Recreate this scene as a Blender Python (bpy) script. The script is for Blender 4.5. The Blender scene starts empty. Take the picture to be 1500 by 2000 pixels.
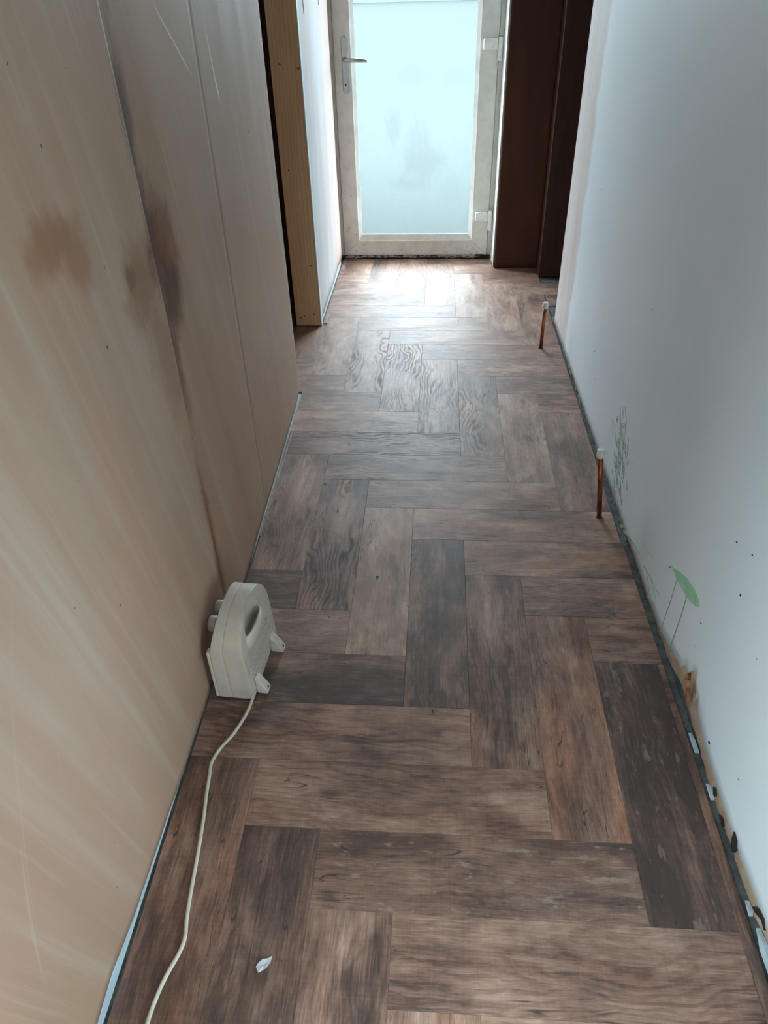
import bpy, bmesh, math, random
from mathutils import Vector, Matrix, noise as mnoise

SC = bpy.context.scene
COL = SC.collection
rnd = random.Random(7)

# ------------------------------------------------------------------ camera
cam_d = bpy.data.cameras.new('camera')
cam_d.sensor_fit = 'VERTICAL'
cam_d.sensor_height = 24.0
cam_d.lens = 1421.53 * 24.0 / 2000.0
cam_d.clip_start = 0.02
cam = bpy.data.objects.new('camera', cam_d)
COL.objects.link(cam)
PIT, YAW, ROL = 0.649205, -0.0826918, -0.0306499
cp, sp, cy, sy = math.cos(PIT), math.sin(PIT), math.cos(YAW), math.sin(YAW)
FW = Vector((sy * cp, cy * cp, -sp))
RT = Vector((cy, -sy, 0))
UP = RT.cross(FW)
R2 = RT * math.cos(ROL) + UP * math.sin(ROL)
U2 = -RT * math.sin(ROL) + UP * math.cos(ROL)
m = Matrix((R2, U2, -FW)).transposed().to_4x4()
m.translation = Vector((0.206523, -2.999048, 1.353199))
cam.matrix_world = m
SC.camera = cam

# ------------------------------------------------------------------ light
SKY = (0.75, 0.90, 1.0)
wd = bpy.data.worlds.new('overcast_sky')
SC.world = wd
wd.use_nodes = True
bg = wd.node_tree.nodes['Background']
bg.inputs['Color'].default_value = (*SKY, 1)
bg.inputs['Strength'].default_value = 12.3


def portal(name, loc, rot, sx, sy_):
    """sampling portal that fills a glazed opening; it gives off no light of its own"""
    l = bpy.data.lights.new(name, 'AREA')
    l.shape = 'RECTANGLE'
    l.size, l.size_y = sx, sy_
    l.cycles.is_portal = True
    o = bpy.data.objects.new(name, l)
    o.location, o.rotation_euler = loc, rot
    COL.objects.link(o)


portal('door_daylight_portal', (0.085, 1.23, 1.04), (-math.pi / 2, 0, 0), 0.66, 1.94)
portal('window_left_offscreen', (-1.74, -3.80, 1.115), (math.pi / 2, 0, -math.pi / 2), 1.10, 1.33)
portal('window_right_offscreen', (2.24, -3.80, 1.115), (math.pi / 2, 0, math.pi / 2), 1.10, 1.33)

cyc = SC.cycles          # keep the light paths short enough to render in reasonable time
cyc.max_bounces = 6
cyc.diffuse_bounces = 4
cyc.glossy_bounces = 2
cyc.transmission_bounces = 3
cyc.adaptive_threshold = .05

vs = SC.view_settings
vs.view_transform = 'Standard'
vs.look = 'None'
vs.exposure = 0.85
vs.gamma = 1.0
vs.use_curve_mapping = False


# ------------------------------------------------------------------ node helpers
def s2l(*c):
    return tuple(((v / 255) / 12.92 if v / 255 <= .04045 else ((v / 255 + .055) / 1.055) ** 2.4) for v in c)


class NT:
    def __init__(s, name):
        s.m = bpy.data.materials.new(name)
        s.m.use_nodes = True
        s.t = s.m.node_tree
        s.t.nodes.clear()
        s.out = s.n('ShaderNodeOutputMaterial')

    def n(s, k):
        return s.t.nodes.new(k)

    def put(s, sock, v):
        if isinstance(v, bpy.types.NodeSocket):
            s.t.links.new(v, sock)
        elif v is not None:
            if isinstance(v, (tuple, list)) and len(v) == 3 and sock.type == 'RGBA':
                v = (*v, 1)
            sock.default_value = v

    def coord(s, kind='Object'):
        return s.n('ShaderNodeTexCoord').outputs[kind]

    def attr(s, name):
        a = s.n('ShaderNodeAttribute')
        a.attribute_type = 'OBJECT'
        a.attribute_name = name
        return a.outputs['Fac']

    def math(s, op, a, b=None, c=None, clamp=False):
        x = s.n('ShaderNodeMath')
        x.operation = op
        x.use_clamp = clamp
        for i, v in enumerate((a, b, c)):
            if v is not None:
                s.put(x.inputs[i], v)
        return x.outputs[0]

    def vmath(s, op, a, b=None):
        x = s.n('ShaderNodeVectorMath')
        x.operation = op
        s.put(x.inputs[0], a)
        if b is not None:
            s.put(x.inputs[1], b)
        return x.outputs['Value'] if op in ('LENGTH', 'DISTANCE', 'DOT_PRODUCT') else x.outputs[0]

    def comb(s, x, y, z):
        c = s.n('ShaderNodeCombineXYZ')
        for i, v in enumerate((x, y, z)):
            s.put(c.inputs[i], v)
        return c.outputs[0]

    def sep(s, v):
        c = s.n('ShaderNodeSeparateXYZ')
        s.put(c.inputs[0], v)
        return c.outputs

    def noise(s, v, scale=1.0, detail=4.0, rough=.55, dist=0.0):
        x = s.n('ShaderNodeTexNoise')
        s.put(x.inputs['Vector'], v)
        x.inputs['Scale'].default_value = scale
        x.inputs['Detail'].default_value = detail
        x.inputs['Roughness'].default_value = rough
        x.inputs['Distortion'].default_value = dist
        return x.outputs['Fac']

    def mul(s, v, k):
        return s.vmath('MULTIPLY', v, k)

    def rng(s, v, a, b, c=0.0, d=1.0, smooth=True):
        x = s.n('ShaderNodeMapRange')
        x.interpolation_type = 'SMOOTHSTEP' if smooth else 'LINEAR'
        s.put(x.inputs[0], v)
        for i, q in enumerate((a, b, c, d)):
            s.put(x.inputs[i + 1], q)
        return x.outputs[0]

    def mix(s, f, a, b, mode='MIX'):
        x = s.n('ShaderNodeMix')
        x.data_type = 'RGBA'
        x.blend_type = mode
        s.put(x.inputs[0], f)
        s.put(x.inputs[6], a)
        s.put(x.inputs[7], b)
        return x.outputs[2]

    def blob(s, p, c, r, wob=None):
        """soft ellipse mask 1..0 round c with radii r; wob = noise that ruffles its outline"""
        d = s.vmath('LENGTH', s.vmath('DIVIDE', s.vmath('SUBTRACT', p, c), r))
        if wob is not None:
            d = s.math('ADD', d, wob)
        return s.rng(d, 0.25, 1.0, 1.0, 0.0)

    def bump(s, h, strength=.3, dist=.002):
        x = s.n('ShaderNodeBump')
        x.inputs['Strength'].default_value = strength
        x.inputs['Distance'].default_value = dist
        s.put(x.inputs['Height'], h)
        return x.outputs[0]

    def bsdf(s, col, rough=.6, metal=0.0, normal=None, spec=.5):
        x = s.n('ShaderNodeBsdfPrincipled')
        s.put(x.inputs['Base Color'], col)
        s.put(x.inputs['Roughness'], rough)
        s.put(x.inputs['Metallic'], metal)
        s.put(x.inputs['Specular IOR Level'], spec)
        if normal is not None:
            s.put(x.inputs['Normal'], normal)
        return x.outputs[0]

    def done(s, sh):
        s.t.links.new(sh, s.out.inputs['Surface'])
        return s.m


def plain(name, rgb, rough=.5, metal=0.0, var=.08, scale=40, spec=.5):
    t = NT(name)
    p = t.coord()
    n = t.noise(p, scale, 4)
    c = t.mix(t.rng(n, .3, .7), tuple(v * (1 - var) for v in rgb), tuple(min(1, v * (1 + var)) for v in rgb))
    return t.done(t.bsdf(c, rough, metal, spec=spec))


# ------------------------------------------------------------------ materials
def mat_wood():
    t = NT('weathered_oak_vinyl')
    P = t.coord()
    seed = t.attr('seed')
    tone = t.attr('tone')
    warm = t.attr('warm')
    gr = t.attr('grain')
    off = t.comb(t.math('MULTIPLY', seed, 3.7), t.math('MULTIPLY', seed, 1.9), t.math('MULTIPLY', seed, 5.3))
    Q = t.vmath('ADD', P, off)
    warp = t.noise(t.mul(Q, (3, 7, 1)), 1, 3, .5)
    # broad weathered blotches that run with the board
    wq = t.sep(Q)
    Qw = t.comb(wq[0], t.math('MULTIPLY_ADD', t.math('SUBTRACT', warp, .5), .030, wq[1]), wq[2])
    blo = t.noise(t.mul(Q, (4.0, 10, 1)), 1, 7, .62, .5)
    blo2 = t.noise(t.mul(Qw, (2.4, 34, 1)), 1, 5, .6, .25)
    fine = t.noise(t.mul(Qw, (11, 330, 1)), 1, 4, .62)
    mott = t.noise(t.mul(Q, (16, 34, 1)), 1, 6, .68, .4)
    pore = t.noise(t.mul(Qw, (40, 620, 1)), 1, 2, .5)
    saw = t.noise(t.mul(Q, (210, 9, 1)), 1, 3, .6)
    # cathedral rings
    sx = t.sep(Q)
    ring_in = t.math('ADD', t.math('MULTIPLY', sx[1], 330.0), t.math('MULTIPLY', t.math('SUBTRACT', warp, .5), 75.0))
    rings = t.math('MULTIPLY_ADD', t.math('SINE', t.math('ADD', ring_in, t.math('MULTIPLY', fine, 5.0))), .5, .5)
    ringm = t.math('MULTIPLY', t.rng(rings, .35, 1.0), t.math('MULTIPLY', gr, t.rng(t.noise(t.mul(Q, (3, 8, 1)), 1, 2), .36, .6)))
    # long drying cracks
    ck = t.noise(t.mul(Q, (2.2, 26, 1)), 1, 3, .5, .9)
    crack = t.math('MULTIPLY', t.rng(t.math('ABSOLUTE', t.math('SUBTRACT', ck, .5)), 0, .010, 1, 0),
                   t.rng(t.noise(t.mul(Q, (5, 11, 1)), 1, 2), .50, .60))
    # knots
    vo = t.n('ShaderNodeTexVoronoi')
    vo.inputs['Scale'].default_value = 1.0
    t.put(vo.inputs['Vector'], t.mul(Q, (5.0, 9.0, 1)))
    kd = t.math('ADD', vo.outputs['Distance'], t.math('MULTIPLY', t.math('SUBTRACT', blo, .5), .25))
    knot = t.math('MULTIPLY', t.rng(kd, .03, .16, 1, 0), .65)
    # base tone
    v = t.math('ADD', tone, t.math('MULTIPLY', t.math('SUBTRACT', blo, .5), 1.5))
    v = t.math('ADD', v, t.math('MULTIPLY', t.math('SUBTRACT', blo2, .5), .55))
    v = t.math('ADD', v, t.math('MULTIPLY', t.math('SUBTRACT', fine, .5), .60))
    v = t.math('ADD', v, t.math('MULTIPLY', t.math('SUBTRACT', mott, .5), .62))
    v = t.math('ADD', v, t.math('MULTIPLY', t.math('SUBTRACT', saw, .5), .16))
    v = t.math('ADD', v, t.math('MULTIPLY', t.math('SUBTRACT', pore, .5), .35))
    v = t.math('SUBTRACT', v, t.math('MULTIPLY', ringm, .22))
    r = t.n('ShaderNodeValToRGB')
    t.put(r.inputs[0], v)
    el = r.color_ramp.elements
    el[0].position, el[1].position = 0.0, 1.0
    stops = [(0.0, (68, 48, 41)), (.25, (107, 78, 66)), (.5, (151, 115, 98)), (.75, (184, 148, 128)), (1.0, (209, 179, 157))]
    el[0].color = (*s2l(*stops[0][1]), 1)
    el[1].color = (*s2l(*stops[-1][1]), 1)
    for pz, c in stops[1:-1]:
        e = el.new(pz)
        e.color = (*s2l(*c), 1)
    c = r.outputs[0]
    # warm heartwood / grey weathering
    hue = t.math('ADD', warm, t.math('MULTIPLY', t.math('SUBTRACT', t.noise(t.mul(Q, (3, 12, 2)), 1, 3), .5), 1.6))
    c = t.mix(t.rng(hue, .55, 1.1), c, t.mix(1.0, c, (1.16, .93, .78), 'MULTIPLY'))
    c = t.mix(t.rng(hue, .5, -.1), c, t.mix(1.0, c, (.90, .99, 1.10), 'MULTIPLY'))
    c = t.mix(t.math('MULTIPLY', crack, .9), c, s2l(44, 32, 28))
    c = t.mix(knot, c, s2l(62, 42, 34))
    # worn chalky spots on some boards
    wn = t.noise(t.mul(Q, (22, 60, 1)), 1, 5, .6)
    worn = t.math('MULTIPLY', t.rng(wn, .585, .67), t.attr('worn'))
    c = t.mix(t.math('MULTIPLY', worn, .75), c, s2l(166, 150, 134))
    h = t.math('SUBTRACT', t.math('MULTIPLY', fine, .35), t.math('MULTIPLY', ringm, .9))
    h = t.math('SUBTRACT', h, t.math('MULTIPLY', crack, 1.2))
    rough = t.math('ADD', t.rng(fine, .3, .7, .54, .64), t.math('MULTIPLY', ringm, .12))
    return t.done(t.bsdf(c, rough, 0, t.bump(h, .30, .0009), .9))


def mat_plaster_left():
    """pink gypsum skim drying out, with trowel sweeps, a damp joint and rust-brown stains"""
    t = NT('drying_plaster')
    P = t.coord()
    x, y, z = t.sep(P)
    P2 = t.comb(0, y, z)
    sway = t.comb(0, t.math('MULTIPLY_ADD', z, .22, y), z)
    streak = t.noise(t.mul(sway, (1, 9, .7)), 1, 6, .6, .4)
    fine = t.noise(t.mul(sway, (1, 60, 1.6)), 1, 4, .6)
    patch = t.noise(t.mul(P2, (1, 1.5, 1.2)), 1, 4, .5, .5)
    arc = t.noise(t.mul(t.comb(0, t.math('ADD', y, t.math('MULTIPLY', t.math('MULTIPLY', z, z), -.5)), z), (1, 26, 1.1)), 1, 3, .5)
    c = t.mix(t.rng(patch, .34, .66), s2l(170, 141, 116), s2l(176, 147, 128))
    pink = t.rng(t.noise(t.mul(P2, (1, 2.3, 1.7)), 1, 3, .5, .4), .38, .66)
    c = t.mix(t.math('MULTIPLY', pink, .65), c, s2l(182, 144, 122))
    # drier, paler sweeps
    c = t.mix(t.math('MULTIPLY', t.rng(streak, .5, .72), .55), c, s2l(186, 172, 159))
    c = t.mix(t.math('MULTIPLY', t.rng(streak, .5, .3), .35), c, s2l(148, 121, 101))
    c = t.mix(t.math('MULTIPLY', t.rng(fine, .55, .75), .18), c, s2l(200, 190, 178))
    c = t.mix(t.math('MULTIPLY', t.rng(arc, .70, .80), .28), c, s2l(210, 202, 196))
    wob = t.math('MULTIPLY', t.math('SUBTRACT', t.noise(t.mul(P2, (1, 14, 9)), 1, 5, .65), .5), 1.5)
    w2 = t.math('MULTIPLY', t.math('SUBTRACT', t.noise(t.mul(P2, (1, 40, 18)), 1, 4, .65), .5), 1.2)
    BIG = 50.0

    def st(c0, cy_, cz, ry, rz, col, k, wb=wob):
        return t.mix(t.math('MULTIPLY', t.blob(P, (-.3, cy_, cz), (BIG, ry, rz), wb), k), c0, col)
    # tan patches
    c = st(c, -2.055, 1.065, .085, .055, s2l(146, 98, 60), .7)
    c = st(c, -2.0, 1.03, .06, .075, s2l(148, 102, 64), .65)
    c = st(c, -1.80, .915, .10, .10, s2l(140, 98, 68), .7)
    c = st(c, -1.83, .94, .03, .03, s2l(112, 78, 56), .6)
    c = st(c, -1.75, .76, .10, .16, s2l(146, 112, 90), .5)
    # purple-brown damp beside the joint
    c = st(c, -1.690, 1.13, .045, .22, s2l(106, 76, 60), .9)
    c = st(c, -1.680, .955, .075, .17, s2l(96, 63, 48), .95)
    c = st(c, -1.620, .925, .075, .13, s2l(126, 80, 56), .8, w2)
    c = st(c, -1.64, .84, .065, .11, s2l(98, 66, 52), .85)
    c = st(c, -1.690, .70, .040, .18, s2l(112, 84, 70), .8)
    # rust line down the open joint
    c = st(c, -1.708, .25, .034, .40, s2l(140, 92, 68), .85)
    c = st(c, -1.710, .16, .018, .24, s2l(106, 62, 44), .9, None)
    c = st(c, -1.712, .45, .010, .48, s2l(78, 52, 42), .9, None)
    # hairline joint further on
    c = st(c, -1.228, .66, .008, .50, s2l(116, 88, 74), .85, None)
    c = st(c, -1.215, .62, .05, .40, s2l(178, 146, 126), .35)
    # white trowel nicks
    def nick(c0, y0, z0, y1, z1, wd_, k):
        a = math.atan2(z1 - z0, y1 - y0)
        L = math.hypot(y1 - y0, z1 - z0) / 2
        mp = t.n('ShaderNodeMapping')
        mp.vector_type = 'TEXTURE'
        mp.inputs['Location'].default_value = (-.3, (y0 + y1) / 2, (z0 + z1) / 2)
        mp.inputs['Rotation'].default_value = (a, 0, 0)
        t.put(mp.inputs['Vector'], P)
        d = t.vmath('LENGTH', t.mul(mp.outputs[0], (0, 1 / L, 1 / wd_)))
        return t.mix(t.math('MULTIPLY', t.rng(d, .5, 1, 1, 0), k), c0, s2l(236, 230, 226))
    c = nick(c, -1.47, 1.31, -1.27, 1.16, .0035, .6)
    c = nick(c, -1.13, 1.28, -1.095, 1.10, .003, .75)
    c = nick(c, -1.12, 1.22, -1.09, 1.095, .0045, .7)
    c = nick(c, -1.10, 1.15, -1.085, 1.09, .006, .8)
    # specks
    sp_ = t.noise(t.mul(P2, (1, 55, 55)), 1, 1, .5)
    c = t.mix(t.rng(sp_, .79, .82), c, s2l(96, 80, 70))
    h = t.math('ADD', t.math('MULTIPLY', fine, .5), t.math('MULTIPLY', streak, .8))
    return t.done(t.bsdf(c, t.rng(streak, .3, .7, .5, .62), 0, t.bump(h, .22, .003), .35))


def mat_plaster_far():
    t = NT('pale_plaster')
    P = t.coord()
    x, y, z = t.sep(P)
    n = t.noise(t.mul(t.comb(0, y, z), (1, 9, 1.2)), 1, 5, .6, .4)
    c = t.mix(t.rng(n, .35, .65), s2l(192, 195, 198), s2l(192, 180, 174))
    e = t.rng(t.math('ADD', y, t.math('MULTIPLY', t.math('SUBTRACT', n, .5), .3)), .55, 1.0)
    c = t.mix(t.math('MULTIPLY', e, .7), c, s2l(190, 160, 146))
    return t.done(t.bsdf(c, .6, 0, t.bump(n, .15, .003), .35))


def mat_wall_right():
    t = NT('chalky_white_paint')
    P = t.coord()
    x, y, z = t.sep(P)
    P2 = t.comb(0, y, z)
    n = t.noise(P2, 2.2, 4, .5)
    roll = t.noise(P2, 160, 3, .6)
    c = t.mix(t.rng(n, .35, .65), s2l(222, 230, 235), s2l(228, 233, 236))
    sp_ = t.noise(t.mul(P2, (1, 70, 70)), 1, 1, .5)
    low = t.rng(z, .25, .75, 1, 0)
    c = t.mix(t.math('MULTIPLY', t.rng(sp_, .80, .82), low), c, s2l(78, 84, 86))
    # bare plaster left unpainted at the end by the opening, with a brushed edge
    edge = t.math('ADD', y, t.math('MULTIPLY', t.math('SUBTRACT', t.noise(t.mul(P2, (1, 3, 7)), 1, 5, .6), .5), .16))
    m_ = t.rng(edge, -.115, -.06)
    strk = t.noise(t.mul(P2, (1, 26, 3)), 1, 4, .6)
    pc = t.mix(t.rng(strk, .35, .65), s2l(202, 182, 173), s2l(204, 197, 196))
    c = t.mix(m_, c, pc)
    h = t.math('ADD', t.math('MULTIPLY', roll, .25), t.math('MULTIPLY', n, 1.0))
    return t.done(t.bsdf(c, .55, 0, t.bump(h, .12, .002), .4))


def mat_brown_plaster():
    t = NT('brown_backing_plaster')
    P = t.coord()
    x, y, z = t.sep(P)
    n = t.noise(t.mul(P, (9, 9, 2)), 1, 5, .6, .3)
    c = t.mix(t.rng(n, .3, .7), s2l(80, 51, 39), s2l(94, 60, 46))
    return t.done(t.bsdf(c, .7, 0, t.bump(n, .2, .004), .3))


def mat_pine():
    t = NT('raw_pine')
    P = t.coord()
    x, y, z = t.sep(P)
    w = t.noise(t.mul(P, (9, 9, 1.1)), 1, 3, .5)
    g = t.math('SINE', t.math('ADD', t.math('MULTIPLY', x, 420), t.math('MULTIPLY', w, 26)))
    f = t.noise(t.mul(P, (320, 320, 5)), 1, 3, .6)
    b = t.noise(t.mul(P, (12, 12, 1.6)), 1, 4, .6)
    c = t.mix(t.rng(b, .3, .7), s2l(234, 182, 134), s2l(242, 200, 156))
    c = t.mix(t.math('MULTIPLY', t.rng(g, .2, 1), .28), c, s2l(196, 138, 92))
    c = t.mix(t.math('MULTIPLY', t.rng(f, .5, .75), .25), c, s2l(188, 132, 88))
    return t.done(t.bsdf(c, .5, 0, t.bump(f, .15, .001), .4))


def mat_upvc():
    t = NT('aged_white_upvc')
    P = t.coord()
    x, y, z = t.sep(P)
    n = t.noise(P, 14, 5, .65)
    c = t.mix(t.rng(n, .4, .75), s2l(238, 237, 230), s2l(222, 219, 209))
    g = t.noise(t.mul(P, (55, 55, 70)), 1, 5, .7)
    grime = t.math('MULTIPLY', t.rng(g, .56, .68), t.rng(z, .17, .03))
    c = t.mix(t.math('MULTIPLY', grime, .6), c, s2l(120, 116, 100))
    return t.done(t.bsdf(c, .32, 0, None, .5))


def mat_threshold():
    t = NT('mouldy_threshold')
    P = t.coord()
    n = t.noise(t.mul(P, (26, 40, 90)), 1, 6, .7)
    c = t.mix(t.rng(n, .47, .56), s2l(190, 186, 172), s2l(44, 40, 34))
    return t.done(t.bsdf(c, .6, 0, t.bump(n, .5, .003), .4))


def mat_frosted():
    """satin obscured glass: lets part of the daylight straight through, scatters part of it; dusty finger smears"""
    t = NT('frosted_glass')
    P = t.coord()
    x, y, z = t.sep(P)
    P2 = t.comb(x, 0, z)
    wob = t.math('MULTIPLY', t.math('SUBTRACT', t.noise(t.mul(P2, (14, 1, 9)), 1, 5, .65), .5), 1.6)
    st = t.math('MULTIPLY', t.math('SUBTRACT', t.noise(t.mul(t.comb(t.math('MULTIPLY_ADD', z, .25, x), 0, z), (60, 1, 3)), 1, 4, .6), .5), 1.6)
    d = t.math('MULTIPLY', t.blob(P, (.12, 1.18, .50), (.15, 9, .15), wob), 1.0)
    for cx_, cz, rx, rz, k, wb in ((-.03, .66, .06, .13, .8, st), (.05, .40, .16, .06, .8, wob), (.06, .90, .13, .09, .45, wob),
                                   (.28, .88, .10, .08, .4, wob), (.27, .36, .09, .13, .35, wob), (.10, .58, .10, .17, .7, st),
                                   (-.15, .40, .08, .03, .25, wob)):
        d = t.math('MAXIMUM', d, t.math('MULTIPLY', t.blob(P, (cx_, 1.18, cz), (rx, 9, rz), wb), k))
    haze = t.rng(t.noise(P2, 5, 4, .6), .4, .7)
    d = t.math('MAXIMUM', t.math('MULTIPLY', d, t.rng(t.noise(t.mul(P2, (30, 1, 22)), 1, 4, .6), .25, .5, .55, 1)), t.math('MULTIPLY', haze, .12))
    tr = t.n('ShaderNodeBsdfTransparent')
    t.put(tr.inputs[0], (.93, .97, .97))
    tl = t.n('ShaderNodeBsdfTranslucent')
    t.put(tl.inputs[0], (.80, .90, .91))
    df = t.n('ShaderNodeBsdfDiffuse')
    t.put(df.inputs[0], (.55, .58, .58))
    m1 = t.n('ShaderNodeMixShader')
    m1.inputs[0].default_value = .021
    t.t.links.new(tr.outputs[0], m1.inputs[1])
    t.t.links.new(tl.outputs[0], m1.inputs[2])
    m2 = t.n('ShaderNodeMixShader')
    t.put(m2.inputs[0], t.math('MULTIPLY', d, .17))
    t.t.links.new(m1.outputs[0], m2.inputs[1])
    t.t.links.new(df.outputs[0], m2.inputs[2])
    return t.done(m2.outputs[0])


def mat_clear_glass():
    t = NT('clear_glass')
    tr = t.n('ShaderNodeBsdfTransparent')
    t.put(tr.inputs[0], (.92, .96, .95))
    gl = t.n('ShaderNodeBsdfGlossy')
    gl.inputs['Roughness'].default_value = .02
    m1 = t.n('ShaderNodeMixShader')
    m1.inputs[0].default_value = .05
    t.t.links.new(tr.outputs[0], m1.inputs[1])
    t.t.links.new(gl.outputs[0], m1.inputs[2])
    return t.done(m1.outputs[0])


def mat_mottled(name, a, b, scale=(60, 60, 60), lo=.42, hi=.6, rough=.7):
    t = NT(name)
    P = t.coord()
    n = t.noise(t.mul(P, scale), 1, 5, .65)
    return t.done(t.bsdf(t.mix(t.rng(n, lo, hi), a, b), rough, 0, t.bump(n, .4, .002), .35))


def mat_copper():
    t = NT('tarnished_copper')
    P = t.coord()
    n = t.noise(t.mul(P, (90, 90, 25)), 1, 5, .6)
    c = t.mix(t.rng(n, .35, .65), s2l(190, 104, 72), s2l(120, 66, 46))
    return t.done(t.bsdf(c, t.rng(n, .3, .7, .28, .5), .85))


def mat_heater():
    t = NT('yellowed_white_plastic')
    P = t.coord()
    n = t.noise(P, 22, 4, .6)
    c = t.mix(t.rng(n, .35, .7), s2l(218, 206, 193), s2l(206, 194, 181))
    g = t.noise(t.mul(P, (90, 60, 90)), 1, 3, .6)
    c = t.mix(t.math('MULTIPLY', t.rng(g, .68, .74), .5), c, s2l(130, 122, 108))
    return t.done(t.bsdf(c, .38, 0, None, .5))


M = dict(
    wood=mat_wood(), plaster=mat_plaster_left(), plaster_far=mat_plaster_far(), paint=mat_wall_right(),
    brown=mat_brown_plaster(), pine=mat_pine(), upvc=mat_upvc(), threshold=mat_threshold(), frosted=mat_frosted(),
    clear=mat_clear_glass(), copper=mat_copper(), heater=mat_heater(),
    slab=mat_mottled('grey_screed', s2l(88, 92, 92), s2l(120, 124, 122), (26, 26, 26), .4, .65),
    board_edge=mat_mottled('blue_white_board', s2l(176, 196, 206), s2l(206, 218, 224), (9, 5, 50), .4, .6),
    torn=mat_mottled('torn_peach_plaster', s2l(206, 174, 144), s2l(222, 198, 172), (30, 30, 40), .35, .65),
    torn_brown=mat_mottled('brown_card', s2l(130, 84, 58), s2l(170, 120, 86), (60, 60, 60), .4, .6),
    dark=plain('dark_speck', s2l(34, 32, 32), .7),
    hole=plain('dark_hole', s2l(26, 24, 22), .8),
    green=mat_mottled('green_paint', s2l(156, 204, 164), s2l(172, 214, 176), (20, 20, 20), .4, .6, .55),
    green_dry=mat_mottled('dry_brushed_green_paint', s2l(140, 186, 160), s2l(196, 214, 206), (120, 120, 120), .4, .62, .6),
    stem=plain('thin_green_grey_paint', s2l(140, 168, 154), .6),
    moss=mat_mottled('green_flecks', s2l(84, 106, 70), s2l(170, 182, 160), (120, 120, 120), .4, .6, .7),
    steel=plain('satin_steel', s2l(176, 180, 180), .32, .9, .04, 30),
    white_plastic=plain('white_plastic', s2l(244, 244, 238), .35),
    paper=plain('white_paper', s2l(222, 226, 228), .6),
    cord=plain('cream_cord', s2l(214, 208, 190), .45),
    marker=plain('blue_marker', s2l(48, 56, 84), .5),
    room=plain('side_room_plaster', s2l(150, 120, 100), .8),
    ceil=plain('ceiling_plaster', s2l(238, 236, 230), .8),
    ground=plain('dark_yard', (.042, .047, .045), .9, spec=0.0),
    backdrop=plain('far_backdrop', (.080, .091, .087), .95, spec=0.0),
    brown_board=mat_mottled('dark_brown_board', s2l(64, 40, 31), s2l(74, 47, 36), (40, 40, 4), .35, .65, .6),
    bead=plain('white_bead', s2l(214, 212, 206), .5),
    silver=plain('scrap_film', s2l(190, 206, 216), .3),
)


# ------------------------------------------------------------------ mesh helpers
def link(name, mesh, mat, parent=None, smooth=False, bevel=0, seg=2):
    o = bpy.data.objects.new(name, mesh)
    COL.objects.link(o)
    if mat is not None and not mesh.materials:
        mesh.materials.append(mat)
    if parent is not None:
        o.parent = parent
    if smooth:
        for p in mesh.polygons:
            p.use_smooth = True
    if bevel:
        b = o.modifiers.new('bevel', 'BEVEL')
        b.width, b.segments = bevel, seg
        b.limit_method = 'ANGLE'
    return o


def bm_mesh(bm, name):
    bmesh.ops.recalc_face_normals(bm, faces=bm.faces)
    me = bpy.data.meshes.new(name)
    bm.to_mesh(me)
    bm.free()
    return me


def add_box(bm, x0, x1, y0, y1, z0, z1):
    v = [bm.verts.new((x, y, z)) for x in (x0, x1) for y in (y0, y1) for z in (z0, z1)]
    for f in ((0, 1, 3, 2), (4, 6, 7, 5), (0, 4, 5, 1), (2, 3, 7, 6), (0, 2, 6, 4), (1, 5, 7, 3)):
        bm.faces.new([v[i] for i in f])


def box(name, mat, parent, *b, bevel=0, seg=2):
    bm = bmesh.new()
    for i in range(0, len(b), 6):
        add_box(bm, *b[i:i + 6])
    return link(name, bm_mesh(bm, name), mat, parent, bevel=bevel, seg=seg)


def prism(name, mat, parent, pts, axis, a, b, bevel=0, seg=2, smooth=False):
    """polygon pts extruded along axis from a to b; pts hold the two other coordinates in xyz order"""
    def mk(p, q):
        return {'x': (q, p[0], p[1]), 'y': (p[0], q, p[1]), 'z': (p[0], p[1], q)}[axis]
    bm = bmesh.new()
    lo = [bm.verts.new(mk(p, a)) for p in pts]
    hi = [bm.verts.new(mk(p, b)) for p in pts]
    n = len(pts)
    bm.faces.new(lo)
    bm.faces.new(hi)
    for i in range(n):
        bm.faces.new((lo[i], lo[(i + 1) % n], hi[(i + 1) % n], hi[i]))
    return link(name, bm_mesh(bm, name), mat, parent, smooth, bevel, seg)


def tube_bm(bm, pts, rad, n=10):
    pts = [Vector(p) for p in pts]
    rings = []
    ref = Vector((0, 0, 1))
    for i, p in enumerate(pts):
        d = (pts[min(i + 1, len(pts) - 1)] - pts[max(i - 1, 0)]).normalized()
        a = d.cross(ref)
        if a.length < 1e-3:
            a = d.cross(Vector((1, 0, 0)))
        a.normalize()
        b = d.cross(a)
        r = rad[i] if isinstance(rad, (list, tuple)) else rad
        rings.append([bm.verts.new(p + (a * math.cos(q) + b * math.sin(q)) * r) for q in (2 * math.pi * k / n for k in range(n))])
    for A, B in zip(rings, rings[1:]):
        for k in range(n):
            bm.faces.new((A[k], A[(k + 1) % n], B[(k + 1) % n], B[k]))
    bm.faces.new(rings[0])
    bm.faces.new(rings[-1])


def tube(name, mat, parent, pts, rad, n=10, smooth=True, bevel=0):
    bm = bmesh.new()
    tube_bm(bm, pts, rad, n)
    me = bm_mesh(bm, name)
    o = link(name, me, mat, parent, bevel=bevel)
    if smooth:
        for p in me.polygons:
            p.use_smooth = len(p.vertices) == 4
    return o


def empty(name, loc=(0, 0, 0), parent=None):
    o = bpy.data.objects.new(name, None)
    o.empty_display_size = .05
    o.location = loc
    COL.objects.link(o)
    if parent:
        o.parent = parent
    return o


def tag(o, label, cat=None, group=None, kind=None):
    if label:
        o['label'] = label
    if cat:
        o['category'] = cat
    if group:
        o['group'] = group
    if kind:
        o['kind'] = kind
    return o


def struct(o, label, cat):
    return tag(o, label, cat, None, 'structure')


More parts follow.
